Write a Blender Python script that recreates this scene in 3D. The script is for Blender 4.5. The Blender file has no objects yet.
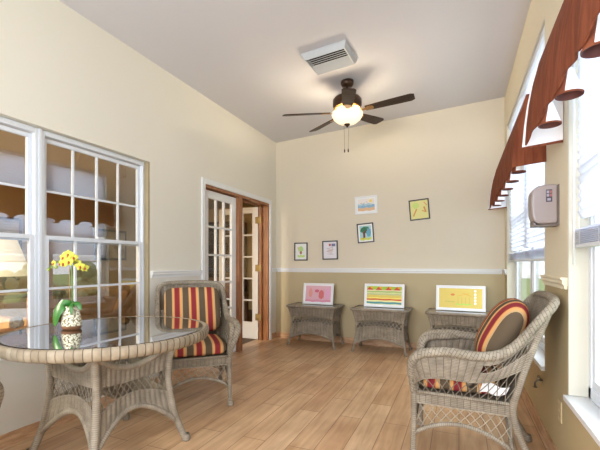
import bpy, math, random
from mathutils import Vector, Matrix
random.seed(7)
R = math.radians
S = bpy.context.scene
C = S.collection

# ---------------------------------------------------------------- camera
cam_d = bpy.data.cameras.new('camera')
cam = bpy.data.objects.new('camera', cam_d); C.objects.link(cam)
cam.location = (0, 0, 1.15)
cam.rotation_euler = (R(90), 0, R(22.7))
cam_d.sensor_width = 36; cam_d.lens = 380/600*36
cam_d.shift_y = 38/600; cam_d.clip_start = .05; cam_d.clip_end = 200
S.camera = cam

# ---------------------------------------------------------------- world and light
S.view_settings.view_transform = 'Standard'; S.view_settings.look = 'None'
S.view_settings.gamma = 1; S.view_settings.use_curve_mapping = False
S.view_settings.exposure = 0.86
W = bpy.data.worlds.new('sky'); S.world = W; W.use_nodes = True
bg = W.node_tree.nodes['Background']
bg.inputs[0].default_value = (.86, .93, 1, 1); bg.inputs[1].default_value = 1.5
S.cycles.max_bounces = 10; S.cycles.diffuse_bounces = 6; S.cycles.glossy_bounces = 4
S.cycles.transmission_bounces = 6; S.cycles.transparent_max_bounces = 16
S.cycles.sample_clamp_indirect = 4; S.cycles.caustics_reflective = False; S.cycles.caustics_refractive = False
S.cycles.use_denoising = True

def area(name, loc, rot, sx, sy, power, col=(1, 1, 1)):
    d = bpy.data.lights.new(name, 'AREA'); d.shape = 'RECTANGLE'; d.size = sx; d.size_y = sy
    d.energy = power; d.color = col
    o = bpy.data.objects.new(name, d); o.location = loc; o.rotation_euler = rot; C.objects.link(o)
    return o
# daylight: broad sky light outside the right windows, plus an added fill behind the viewer
area('daylight_panel', (1.25, 4.0, 2.15), (0, R(90), 0), 1.7, 2.5, 44, (.9, .95, 1))
area('daylight_panel', (1.25, 1.3, 2.15), (0, R(90), 0), 1.7, 2.5, 44, (.9, .95, 1))
area('daylight_panel', (-1.05, -1.75, 1.7), (R(90), 0, 0), 2.7, 2.6, 128, (.91, .955, 1))  # added fill lamp behind the viewer, shining through an unseen opening

# ---------------------------------------------------------------- materials
def srgb(r, g, b):
    f = lambda c: (c/255/12.92) if c/255 <= .04045 else ((c/255+.055)/1.055)**2.4
    return (f(r), f(g), f(b), 1)
def mat(name, col, rough=.6, metal=0, spec=.5, emit=None, es=0):
    m = bpy.data.materials.new(name); m.use_nodes = True
    p = m.node_tree.nodes['Principled BSDF']
    p.inputs['Base Color'].default_value = col
    p.inputs['Roughness'].default_value = rough; p.inputs['Metallic'].default_value = metal
    p.inputs['Specular IOR Level'].default_value = spec
    if emit: p.inputs['Emission Color'].default_value = emit; p.inputs['Emission Strength'].default_value = es
    return m
def N(m, t, **k):
    n = m.node_tree.nodes.new(t)
    for a, b in k.items(): setattr(n, a, b)
    return n
def L(m, a, b): m.node_tree.links.new(a, b)
def P(m): return m.node_tree.nodes['Principled BSDF']
def noise_var(m, c1, c2, scale=8, detail=4, coord='Object', bump=0, vec=None):
    tc = N(m, 'ShaderNodeTexCoord'); nz = N(m, 'ShaderNodeTexNoise')
    nz.inputs['Scale'].default_value = scale; nz.inputs['Detail'].default_value = detail
    src = tc.outputs[coord]
    if vec:
        mp = N(m, 'ShaderNodeMapping'); mp.inputs['Scale'].default_value = vec; L(m, src, mp.inputs[0]); src = mp.outputs[0]
    L(m, src, nz.inputs['Vector'])
    cr = N(m, 'ShaderNodeValToRGB'); cr.color_ramp.elements[0].position = .35; cr.color_ramp.elements[1].position = .65
    cr.color_ramp.elements[0].color = c1; cr.color_ramp.elements[1].color = c2
    L(m, nz.outputs[0], cr.inputs[0]); L(m, cr.outputs[0], P(m).inputs['Base Color'])
    if bump:
        b = N(m, 'ShaderNodeBump'); b.inputs['Strength'].default_value = bump; b.inputs['Distance'].default_value = .002
        L(m, nz.outputs[0], b.inputs['Height']); L(m, b.outputs[0], P(m).inputs['Normal'])
    return m

def wall_mat(name, above, below, zr=1.03):
    m = mat(name, above, .85, spec=.2)
    g = N(m, 'ShaderNodeNewGeometry'); sx = N(m, 'ShaderNodeSeparateXYZ'); L(m, g.outputs['Position'], sx.inputs[0])
    lt = N(m, 'ShaderNodeMath', operation='LESS_THAN'); L(m, sx.outputs[2], lt.inputs[0]); lt.inputs[1].default_value = zr
    mx = N(m, 'ShaderNodeMix', data_type='RGBA'); L(m, lt.outputs[0], mx.inputs[0])
    mx.inputs[6].default_value = above; mx.inputs[7].default_value = below
    L(m, mx.outputs[2], P(m).inputs['Base Color'])
    nz = N(m, 'ShaderNodeTexNoise'); nz.inputs['Scale'].default_value = 60; L(m, g.outputs['Position'], nz.inputs['Vector'])
    b = N(m, 'ShaderNodeBump'); b.inputs['Strength'].default_value = .12; b.inputs['Distance'].default_value = .003
    L(m, nz.outputs[0], b.inputs['Height']); L(m, b.outputs[0], P(m).inputs['Normal'])
    return m
M = {}
M['wall_l'] = wall_mat('cream_paint', srgb(222, 218, 207), srgb(221, 218, 209))
M['wall_b'] = wall_mat('two_tone_paint', srgb(214, 205, 187), srgb(188, 173, 140))
M['wall_r'] = wall_mat('two_tone_paint_window_side', srgb(220, 210, 186), srgb(186, 168, 130))
M['jamb'] = mat('tan_jamb_paint', srgb(158, 143, 114), .8)
M['reveal'] = mat('shaded_white_reveal', srgb(204, 200, 186), .7)  # white reveal, its shade put into the colour as a darker cream
M['ceil'] = mat('ceiling_paint', srgb(209, 208, 213), .9, spec=.1)
M['white'] = mat('white_gloss_paint', srgb(226, 228, 230), .35)
M['vinyl'] = mat('white_vinyl', srgb(216, 221, 229), .4)
M['dentan'] = mat('den_paint', srgb(190, 168, 130), .85, spec=.2)
M['denceil'] = mat('den_ceiling_paint', srgb(196, 178, 146), .9, spec=.1)
M['carpet'] = noise_var(mat('den_carpet', srgb(100, 80, 66), .95), srgb(84, 66, 54), srgb(120, 98, 80), 120)
M['trimwood'] = noise_var(mat('reddish_oak', srgb(150, 98, 62), .4), srgb(134, 86, 54), srgb(164, 112, 74), 6, 6, vec=(8, 8, .7))
M['darkwood'] = noise_var(mat('dark_walnut', srgb(60, 42, 34), .5, spec=.25), srgb(46, 32, 26), srgb(74, 52, 42), 5, 6, vec=(1.2, 9, 9))
M['midwood'] = noise_var(mat('brown_wood', srgb(130, 88, 56), .4), srgb(112, 72, 44), srgb(148, 102, 66), 5, 6, vec=(9, 1, 9))
M['bronze'] = mat('dark_bronze', srgb(74, 54, 42), .3, .7)
M['brass'] = mat('brass', srgb(150, 130, 86), .5, .6)
M['steel'] = mat('grey_metal', srgb(120, 112, 100), .35, .8)
M['ventm'] = mat('vent_grey_enamel', srgb(178, 182, 186), .45)
M['dark'] = mat('dark_cavity', srgb(30, 26, 24), .9)
M['black'] = mat('black_frame', srgb(34, 30, 30), .35)
M['lining'] = mat('white_lining', srgb(240, 238, 238), .8)
M['brownlin'] = mat('brown_lining', srgb(96, 54, 50), .7)
M['grey'] = mat('taupe_plastic', srgb(150, 138, 136), .35)
M['greydk'] = mat('dark_taupe_plastic', srgb(104, 92, 84), .4)
M['label'] = mat('label_dark', srgb(60, 52, 66), .3)
M['labred'] = mat('label_red', srgb(150, 92, 88), .4)
M['labpale'] = mat('label_pale', srgb(150, 146, 160), .4)
M['grass'] = noise_var(mat('lawn', srgb(120, 150, 90), .9), srgb(96, 132, 66), srgb(150, 178, 110), 3)
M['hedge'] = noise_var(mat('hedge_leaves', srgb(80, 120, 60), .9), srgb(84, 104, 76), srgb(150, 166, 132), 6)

# floor: wood look planks running along y
def floor_mat():
    m = mat('plank_floor', srgb(200, 160, 120), .34)
    tc = N(m, 'ShaderNodeNewGeometry'); mp = N(m, 'ShaderNodeMapping'); mp.inputs['Rotation'].default_value = (0, 0, R(90))
    L(m, tc.outputs['Position'], mp.inputs[0])
    br = N(m, 'ShaderNodeTexBrick'); L(m, mp.outputs[0], br.inputs['Vector'])
    br.offset = .37; br.offset_frequency = 2
    for k, v in (('Scale', 1), ('Brick Width', .92), ('Row Height', .165), ('Mortar Size', .0022), ('Mortar Smooth', .1), ('Bias', 0)): br.inputs[k].default_value = v
    br.inputs['Color1'].default_value = srgb(212, 180, 144); br.inputs['Color2'].default_value = srgb(198, 160, 122)
    br.inputs['Mortar'].default_value = srgb(128, 92, 66)
    mp2 = N(m, 'ShaderNodeMapping'); mp2.inputs['Scale'].default_value = (16, 1.3, 1); L(m, tc.outputs['Position'], mp2.inputs[0])
    nz = N(m, 'ShaderNodeTexNoise'); nz.inputs['Scale'].default_value = 1.6; nz.inputs['Detail'].default_value = 6; nz.inputs['Distortion'].default_value = .6
    L(m, mp2.outputs[0], nz.inputs['Vector'])
    cr = N(m, 'ShaderNodeValToRGB'); e = cr.color_ramp.elements
    e[0].position = .3; e[0].color = (.76, .68, .6, 1); e[1].position = .68; e[1].color = (1.05, 1.04, 1.02, 1)
    L(m, nz.outputs[0], cr.inputs[0])
    nz2 = N(m, 'ShaderNodeTexNoise'); nz2.inputs['Scale'].default_value = 3.2; nz2.inputs['Detail'].default_value = 3; L(m, tc.outputs['Position'], nz2.inputs['Vector'])
    cr2 = N(m, 'ShaderNodeValToRGB'); e = cr2.color_ramp.elements
    e[0].position = .35; e[0].color = (.86, .82, .8, 1); e[1].position = .65; e[1].color = (1.03, 1.03, 1.03, 1)
    L(m, nz2.outputs[0], cr2.inputs[0])
    mx = N(m, 'ShaderNodeMix', data_type='RGBA', blend_type='MULTIPLY'); mx.inputs[0].default_value = 1
    L(m, br.outputs[0], mx.inputs[6]); L(m, cr.outputs[0], mx.inputs[7])
    mx2 = N(m, 'ShaderNodeMix', data_type='RGBA', blend_type='MULTIPLY'); mx2.inputs[0].default_value = 1
    L(m, mx.outputs[2], mx2.inputs[6]); L(m, cr2.outputs[0], mx2.inputs[7])
    L(m, mx2.outputs[2], P(m).inputs['Base Color'])
    b = N(m, 'ShaderNodeBump'); b.inputs['Strength'].default_value = .3; b.inputs['Distance'].default_value = .002; b.invert = True
    L(m, br.outputs['Fac'], b.inputs['Height']); L(m, b.outputs[0], P(m).inputs['Normal'])
    return m
M['floor'] = floor_mat()
M['basetile'] = noise_var(mat('baseboard_tile', srgb(196, 156, 120), .45), srgb(176, 134, 98), srgb(208, 170, 134), 3, 5, vec=(3, 3, 18))

# wicker: strands laid in rows across the uv's v direction
def wicker(name, c1, c2, dark, bw=.026, rh=.0095, off=.5, rot=0, mort=.13):
    m = mat(name, c1, .6, spec=.35)
    uv = N(m, 'ShaderNodeUVMap'); br = N(m, 'ShaderNodeTexBrick'); br.offset = off
    mp = N(m, 'ShaderNodeMapping'); mp.inputs['Rotation'].default_value = (0, 0, rot); L(m, uv.outputs[0], mp.inputs[0]); L(m, mp.outputs[0], br.inputs['Vector'])
    for k, v in (('Scale', 1), ('Brick Width', bw), ('Row Height', rh), ('Mortar Size', rh*mort), ('Mortar Smooth', .6), ('Bias', 0)): br.inputs[k].default_value = v
    br.inputs['Color1'].default_value = c1; br.inputs['Color2'].default_value = c2; br.inputs['Mortar'].default_value = dark  # mortar colour paints the shade in gaps between strands and columns
    nz = N(m, 'ShaderNodeTexNoise'); nz.inputs['Scale'].default_value = 14; nz.inputs['Detail'].default_value = 5
    tc = N(m, 'ShaderNodeTexCoord'); L(m, tc.outputs['Object'], nz.inputs['Vector'])
    cr = N(m, 'ShaderNodeValToRGB'); e = cr.color_ramp.elements; e[0].position = .3; e[0].color = (.72, .7, .68, 1); e[1].position = .7; e[1].color = (1.15, 1.15, 1.15, 1)
    L(m, nz.outputs[0], cr.inputs[0])
    mx = N(m, 'ShaderNodeMix', data_type='RGBA', blend_type='MULTIPLY'); mx.inputs[0].default_value = 1
    L(m, br.outputs[0], mx.inputs[6]); L(m, cr.outputs[0], mx.inputs[7]); L(m, mx.outputs[2], P(m).inputs['Base Color'])
    b = N(m, 'ShaderNodeBump'); b.inputs['Strength'].default_value = .7; b.inputs['Distance'].default_value = .003; b.invert = True
    L(m, br.outputs['Fac'], b.inputs['Height']); L(m, b.outputs[0], P(m).inputs['Normal'])
    return m
M['wick'] = wicker('wicker_weave', srgb(151, 141, 125), srgb(141, 130, 114), srgb(90, 79, 66), .026, .0095, 0)
M['wrap'] = wicker('wicker_wrapping', srgb(154, 144, 129), srgb(144, 133, 117), srgb(108, 97, 82), 1.0, .011)
M['braid'] = wicker('wicker_braid', srgb(156, 146, 131), srgb(145, 135, 118), srgb(96, 85, 70), .05, .016, .5, R(28), .10)
M['rimwrap'] = wicker('wicker_rim_wrapping', srgb(158, 145, 125), srgb(147, 133, 112), srgb(86, 72, 56), .04, .5, 0, 0, .006)
M['strand'] = mat('wicker_strand', srgb(164, 153, 136), .6)

def stripes():
    m = mat('striped_fabric', (1, 1, 1, 1), .9, spec=.15)
    tc = N(m, 'ShaderNodeTexCoord'); sx = N(m, 'ShaderNodeSeparateXYZ'); L(m, tc.outputs['Object'], sx.inputs[0])
    a = N(m, 'ShaderNodeMath', operation='MULTIPLY_ADD'); L(m, sx.outputs[0], a.inputs[0]); a.inputs[1].default_value = 1/.142; a.inputs[2].default_value = 10.62
    fr = N(m, 'ShaderNodeMath', operation='FRACT'); L(m, a.outputs[0], fr.inputs[0])
    cr = N(m, 'ShaderNodeValToRGB'); cr.color_ramp.interpolation = 'CONSTANT'
    gold = srgb(208, 156, 98); tan = srgb(186, 152, 112); red = srgb(132, 48, 54); brown = srgb(92, 78, 62); or_ = srgb(176, 96, 58)
    st = [(0, brown), (.36, tan), (.40, gold), (.50, or_), (.53, red), (.80, or_), (.83, gold), (.94, tan)]
    e = cr.color_ramp.elements
    e[0].position = 0; e[0].color = st[0][1]; e[1].position = st[1][0]; e[1].color = st[1][1]
    for p, c in st[2:]:
        q = e.new(p); q.color = c
    L(m, fr.outputs[0], cr.inputs[0]); L(m, cr.outputs[0], P(m).inputs['Base Color'])
    nz = N(m, 'ShaderNodeTexNoise'); nz.inputs['Scale'].default_value = 220; L(m, tc.outputs['Object'], nz.inputs['Vector'])
    b = N(m, 'ShaderNodeBump'); b.inputs['Strength'].default_value = .3; b.inputs['Distance'].default_value = .001
    L(m, nz.outputs[0], b.inputs['Height']); L(m, b.outputs[0], P(m).inputs['Normal'])
    return m
M['stripe'] = stripes()

def glass(name, tint=(1, 1, 1, 1), ior=1.5, gain=1.0, rough=.0):
    m = bpy.data.materials.new(name); m.use_nodes = True; nt = m.node_tree; nt.nodes.clear()
    out = nt.nodes.new('ShaderNodeOutputMaterial'); mix = nt.nodes.new('ShaderNodeMixShader')
    tr = nt.nodes.new('ShaderNodeBsdfTransparent'); tr.inputs[0].default_value = tint
    gl = nt.nodes.new('ShaderNodeBsdfGlossy'); gl.inputs['Roughness'].default_value = rough
    g = nt.nodes.new('ShaderNodeNewGeometry'); dt = nt.nodes.new('ShaderNodeVectorMath'); dt.operation = 'DOT_PRODUCT'
    nt.links.new(g.outputs['Normal'], dt.inputs[0]); nt.links.new(g.outputs['Incoming'], dt.inputs[1])
    def mth(op, x, y=None):
        n = nt.nodes.new('ShaderNodeMath'); n.operation = op
        for i, q in enumerate((x, y)):
            if q is None: continue
            if isinstance(q, (int, float)): n.inputs[i].default_value = q
            else: nt.links.new(q, n.inputs[i])
        return n.outputs[0]
    f0 = ((ior-1)/(ior+1))**2
    c = mth('SUBTRACT', 1, mth('ABSOLUTE', dt.outputs['Value']))
    f = mth('ADD', mth('MULTIPLY', mth('POWER', c, 5), 1-f0), f0)
    mu = mth('MINIMUM', mth('MULTIPLY', f, gain), 1)
    nt.links.new(mu, mix.inputs[0])
    nt.links.new(tr.outputs[0], mix.inputs[1]); nt.links.new(gl.outputs[0], mix.inputs[2]); nt.links.new(mix.outputs[0], out.inputs[0])
    return m
M['glass'] = glass('window_glass', (.97, .98, .98, 1), 1.5, 1.0)
M['dglass'] = glass('double_glazing', (.93, .94, .94, 1), 1.5, 4.6)
M['tglass'] = glass('table_glass', (.88, .92, .91, 1), 1.52, 2.6, .02)

def blind_mat():
    m = mat('blind_slat', srgb(238, 240, 246), .5)
    nt = m.node_tree; out = nt.nodes['Material Output']; t = N(m, 'ShaderNodeBsdfTranslucent'); t.inputs[0].default_value = (.9, .93, 1, 1)
    mx = N(m, 'ShaderNodeMixShader'); mx.inputs[0].default_value = .45
    L(m, P(m).outputs[0], mx.inputs[1]); L(m, t.outputs[0], mx.inputs[2]); L(m, mx.outputs[0], out.inputs[0])
    return m
M['blind'] = blind_mat()
def fabric_brown():
    m = noise_var(mat('rust_brown_fabric', srgb(150, 78, 50), .85, spec=.15), srgb(108, 58, 40), srgb(132, 74, 50), 10, 5, vec=(6, 6, .6), bump=.1)
    return m
M['rust'] = fabric_brown()

# ---------------------------------------------------------------- mesh builder
class MB:
    def __init__(s): s.v = []; s.f = []; s.uv = []; s.mi = []; s.sm = []
    def face(s, idx, uvs=None, mi=0, sm=True):
        s.f.append(tuple(idx)); s.uv.append(uvs or [(0, 0)]*len(idx)); s.mi.append(mi); s.sm.append(sm)
    def box(s, x0, x1, y0, y1, z0, z1, mi=0):
        b = len(s.v)
        s.v += [Vector(p) for p in ((x0, y0, z0), (x1, y0, z0), (x1, y1, z0), (x0, y1, z0), (x0, y0, z1), (x1, y0, z1), (x1, y1, z1), (x0, y1, z1))]
        for q in ((0, 3, 2, 1), (4, 5, 6, 7), (0, 1, 5, 4), (1, 2, 6, 5), (2, 3, 7, 6), (3, 0, 4, 7)):
            s.face([b+i for i in q], [(s.v[b+i].x+s.v[b+i].y, s.v[b+i].z) for i in q], mi, False)
        return s
    def prism(s, pts, axis, a, b_, mi=0):
        # pts: 2d outline; axis: extrude axis 'x','y','z'
        def mk(p, h): return Vector({'x': (h, p[0], p[1]), 'y': (p[0], h, p[1]), 'z': (p[0], p[1], h)}[axis])
        n = len(pts); b = len(s.v)
        s.v += [mk(p, a) for p in pts] + [mk(p, b_) for p in pts]
        s.face(list(range(b, b+n)), None, mi, False); s.face(list(range(b+2*n-1, b+n-1, -1)), None, mi, False)
        for i in range(n):
            j = (i+1) % n; s.face([b+j, b+i, b+n+i, b+n+j], None, mi, False)
        return s
    def tube(s, path, r, sides=8, closed=False, mi=0, cap=True, sx=1, rf=None):
        path = [Vector(p) for p in path]; n = len(path); b = len(s.v)
        t0 = (path[1]-path[0]).normalized()
        up = Vector((0, 0, 1)) if abs(t0.z) < .9 else Vector((1, 0, 0))
        nrm = (up - t0*up.dot(t0)).normalized(); L_ = 0; vs = []
        for i, p in enumerate(path):
            if closed: t = (path[(i+1) % n]-path[i-1]).normalized()
            else: t = (path[min(i+1, n-1)]-path[max(i-1, 0)]).normalized()
            nrm = (nrm - t*nrm.dot(t)); nrm = nrm.normalized() if nrm.length > 1e-6 else t.orthogonal().normalized()
            bi = t.cross(nrm)
            rr = r[i] if isinstance(r, (list, tuple)) else r
            if i: L_ += (p-path[i-1]).length
            vs.append(L_)
            for k in range(sides):
                a = 2*math.pi*k/sides
                s.v.append(p + (nrm*math.cos(a)*sx + bi*math.sin(a))*rr)
        rad = r[0] if isinstance(r, (list, tuple)) else r
        circ = 2*math.pi*max(rad, .003)
        for i in range(n if closed else n-1):
            j = (i+1) % n; l0 = vs[i]; l1 = vs[j] if j else L_+(path[0]-path[-1]).length
            for k in range(sides):
                k2 = (k+1) % sides
                s.face([b+i*sides+k, b+i*sides+k2, b+j*sides+k2, b+j*sides+k],
                       [(circ*k/sides, l0), (circ*(k+1)/sides, l0), (circ*(k+1)/sides, l1), (circ*k/sides, l1)], mi)
        if cap and not closed:
            s.face([b+k for k in reversed(range(sides))], None, mi, False); s.face([b+(n-1)*sides+k for k in range(sides)], None, mi, False)
        return s
    def lathe(s, prof, n=32, c=(0, 0, 0), mi=0, mod=None, a0=0, a1=2*math.pi):
        b = len(s.v); m = len(prof); full = abs(a1-a0-2*math.pi) < 1e-6
        cols = n if full else n+1
        for i in range(cols):
            a = a0+(a1-a0)*i/n
            for (r, z) in prof:
                k = mod(a, r, z) if mod else 1
                s.v.append(Vector((c[0]+r*k*math.cos(a), c[1]+r*k*math.sin(a), c[2]+z)))
        le = [0]
        for j in range(1, m): le.append(le[-1]+math.dist(prof[j], prof[j-1]))
        rm = max(p[0] for p in prof)
        for i in range(n):
            i2 = (i+1) % cols
            for j in range(m-1):
                u0, u1 = rm*(a1-a0)*i/n, rm*(a1-a0)*(i+1)/n
                s.face([b+i*m+j, b+i2*m+j, b+i2*m+j+1, b+i*m+j+1], [(u0, le[j]), (u1, le[j]), (u1, le[j+1]), (u0, le[j+1])], mi)
        return s
    def surf(s, fn, nu, nv, mi=0, uvfn=None, sm=True):
        b = len(s.v)
        for i in range(nu+1):
            for j in range(nv+1): s.v.append(Vector(fn(i/nu, j/nv)))
        for i in range(nu):
            for j in range(nv):
                q = [(i, j), (i+1, j), (i+1, j+1), (i, j+1)]
                s.face([b+a*(nv+1)+c for a, c in q], [uvfn(a/nu, c/nv) if uvfn else (a/nu, c/nv) for a, c in q], mi, sm)
        return s
    def ball(s, c, r, n=10, mi=0):
        rx, ry, rz = r if isinstance(r, tuple) else (r, r, r)
        def fn(u, v):
            a = 2*math.pi*u; p = math.pi*v
            return (c[0]+rx*math.sin(p)*math.cos(a), c[1]+ry*math.sin(p)*math.sin(a), c[2]-rz*math.cos(p))
        return s.surf(fn, n, max(6, n//2), mi)
    def build(s, name, mats, parent=None, loc=None, xf=None, weld=False):
        me = bpy.data.meshes.new(name)
        vs = [xf @ v for v in s.v] if xf else s.v
        me.from_pydata([tuple(v) for v in vs], [], s.f)
        uvl = me.uv_layers.new(name='UVMap'); k = 0; data = []
        for u in s.uv:
            for a in u: data += [a[0], a[1]]
        uvl.data.foreach_set('uv', data)
        if not isinstance(mats, (list, tuple)): mats = [mats]
        for m in mats: me.materials.append(M[m] if isinstance(m, str) else m)
        me.polygons.foreach_set('material_index', s.mi); me.polygons.foreach_set('use_smooth', s.sm)
        me.update()
        o = bpy.data.objects.new(name, me); C.objects.link(o)
        if parent: o.parent = parent
        if loc: o.location = loc
        return o
def bevel(o, w=.004, seg=2):
    m = o.modifiers.new('bevel', 'BEVEL'); m.width = w; m.segments = seg; m.limit_method = 'ANGLE'; return o
def tag(o, label=None, cat=None, group=None, kind=None):
    if label: o['label'] = label
    if cat: o['category'] = cat
    if group: o['group'] = group
    if kind: o['kind'] = kind
    return o
def thing(name, label, cat, loc=(0, 0, 0), rz=0, group=None):
    o = bpy.data.objects.new(name, None); C.objects.link(o); o.location = loc; o.rotation_euler = (0, 0, rz)
    o.empty_display_size = .1
    return tag(o, label, cat, group)
def kids(o): return [c for c in bpy.data.objects if c.parent == o]
def dup(o, parent=None):
    c = o.copy(); C.objects.link(c)
    if parent: c.parent = parent
    for ch in kids(o): dup(ch, c)
    return c
def struct(o): o['kind'] = 'structure'; return o
def smooth(pts, n=6, closed=False):
    pts = [Vector(p) for p in pts]; out = []; m = len(pts)
    g = (lambda i: pts[i % m]) if closed else (lambda i: pts[max(0, min(m-1, i))])
    for i in range(m if closed else m-1):
        a, b, c, d = g(i-1), g(i), g(i+1), g(i+2)
        for k in range(n):
            t = k/n
            out.append(.5*((2*b)+(-a+c)*t+(2*a-5*b+4*c-d)*t*t+(-a+3*b-3*c+d)*t**3))
    if not closed: out.append(pts[-1])
    return out

# ---------------------------------------------------------------- room shell
XL, XR, YB, YF = -2.62, .52, 5.30, -1.4
def zc(x): return 3.015+(x+2.62)*.185/3.14
def wall_y(mb, x0, x1, y0, y1, z0, z1, holes):
    ys = sorted({y0, y1}|{h[0] for h in holes}|{h[1] for h in holes})
    for a, b in zip(ys, ys[1:]):
        hs = sorted([(h[2], h[3]) for h in holes if h[0] <= a+1e-6 and h[1] >= b-1e-6])
        z = z0
        for (h0, h1) in hs:
            if h0 > z+1e-4: mb.box(x0, x1, a, b, z, h0)
            z = h1
        if z < z1-1e-4: mb.box(x0, x1, a, b, z, z1)
    return mb
fl = MB().box(XL-.2, XR+.2, YF-.2, YB+.1, -.1, 0).build('floor', 'floor'); struct(fl)
cl = MB(); cl.prism([(XL-.2, zc(XL-.2)), (XR+.2, zc(XR+.2)), (XR+.2, zc(XR+.2)+.1), (XL-.2, zc(XL-.2)+.1)], 'y', YF-.2, YB+.2)
struct(cl.build('ceiling', 'ceil'))
DOOR = (3.50, 5.065, 0, 2.035)
WL = [(.795, 2.69, .565, 2.078)]
struct(wall_y(MB(), XL-.13, XL, YF-.1, YB+.1, 0, 3.08, WL+[DOOR]).build('wall_left', 'wall_l'))
struct(MB().box(XL-.13, XR+.13, YB, YB+.12, 0, 3.25).build('wall_back', 'wall_b'))
WR = [(2.92, 5.05, .44, 2.77), (.22, 2.35, .44, 2.77)]
struct(wall_y(MB(), XR, XR+.15, YF-.1, YB+.1, 0, 3.28, WR).build('wall_right', 'wall_r'))
struct(wall_y(MB(), 0, .12, -XR-.13, -XL+.13, 0, 3.28, [(-.2, 2.3, .3, 2.6)]).build('wall_front', 'wall_l'))
o = bpy.data.objects['wall_front']; o.rotation_euler = (0, 0, R(90)); o.location = (0, YF-.12, 0)

# baseboards, chair rails
def rail_prof(x, s):   # profile (offset, z) for chair rail on wall plane x, protruding s
    return [(x, 1.012), (x+s*.012, 1.012), (x+s*.014, 1.03), (x+s*.022, 1.042), (x+s*.022, 1.058), (x+s*.030, 1.064), (x+s*.030, 1.074), (x, 1.074)]
bb = MB().box(XL, XL+.012, YF, 3.44, 0, .082).box(XL, XL+.012, 5.13, YB, 0, .082); struct(bb.build('baseboard_left', 'basetile'))
struct(MB().box(XL+.012, XR-.012, YB-.012, YB, 0, .082).build('baseboard_back', 'basetile'))
struct(MB().box(XR-.012, XR, YF, YB, 0, .082).build('baseboard_right', 'basetile'))
struct(MB().prism(rail_prof(XL, 1), 'y', 2.70, 3.435).build('trim_1', 'white'))
struct(MB().prism(rail_prof(XL, 1), 'y', 5.13, YB).build('trim_2', 'white'))
m = MB().prism([(p[0], p[1]) for p in rail_prof(YB, -1)], 'x', XL+.03, XR-.03); struct(m.build('trim_3', 'white'))
struct(MB().prism(rail_prof(XR, -1), 'y', 5.06, YB).build('trim_4', 'white'))
struct(MB().prism(rail_prof(XR, -1), 'y', 2.36, 2.91).build('trim_5', 'wall_r'))
bpy.data.objects['trim_5'].data.materials[0] = mat('cream_trim_paint', srgb(226, 216, 190), .5)

# ---- left (interior) windows: double hung with 4 x 2 grids
def inner_window(name, y0, y1):
    root = MB()
    x0, x1 = XL-.125, XL-.045      # frame depth
    z0, z1 = .565, 2.075
    root.box(x0, x1, y0, y0+.025, z0, z1).box(x0, x1, y1-.025, y1, z0, z1).box(x0, x1, y0+.025, y1-.025, z1-.035, z1).box(x0, x1, y0+.025, y1-.025, z0, z0+.035)
    w = struct(root.build(name, 'vinyl')); bevel(w, .004)
    a, b = y0+.026, y1-.026
    zm = 1.322
    for nm, xo, lo, hi in (('upper_sash', -.098, zm-.02, z1-.042), ('lower_sash', -.072, z0+.042, zm+.022)):
        xx = XL+xo; fr = MB(); t = .030
        fr.box(xx, xx+.024, a, a+t, lo, hi).box(xx, xx+.024, b-t, b, lo, hi).box(xx, xx+.024, a+t, b-t, hi-t, hi).box(xx, xx+.024, a+t, b-t, lo, lo+t)
        sash = fr.build(nm, 'vinyl', w); bevel(sash, .003)
        g = MB(); ya, yb = a+t, b-t; za, zb = lo+t, hi-t
        for k in (1, 2, 3):
            yy = ya+(yb-ya)*k/4; g.box(xx+.004, xx+.018, yy-.008, yy+.008, za, zb)
        zz = za+(zb-za)*.49; g.box(xx+.0045, xx+.0175, ya, yb, zz-.008, zz+.008)
        g.build('muntin_grid', 'vinyl', sash)
        MB().box(xx+.0095, xx+.0125, ya, yb, za, zb).build('glass', 'dglass', sash)
    lk = MB().box(XL-.048, XL-.034, (a+b)/2-.03, (a+b)/2+.03, zm+.022, zm+.034).build('sash_lock', 'vinyl', w)
    return w
inner_window('window_1', 1.735, 2.67)
inner_window('window_2', .80, 1.716)
struct(MB().box(XL-.13, XL-.038, 1.716, 1.735, .565, 2.075).build('trim_6', 'vinyl'))
struct(MB().box(XL-.06, XL+.012, .72, 2.70, .545, .568).build('trim_7', 'white'))
struct(MB().box(XL-.128, XL-.002, 2.671, 2.6895, .568, 2.077).build('trim_8', 'jamb'))

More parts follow.
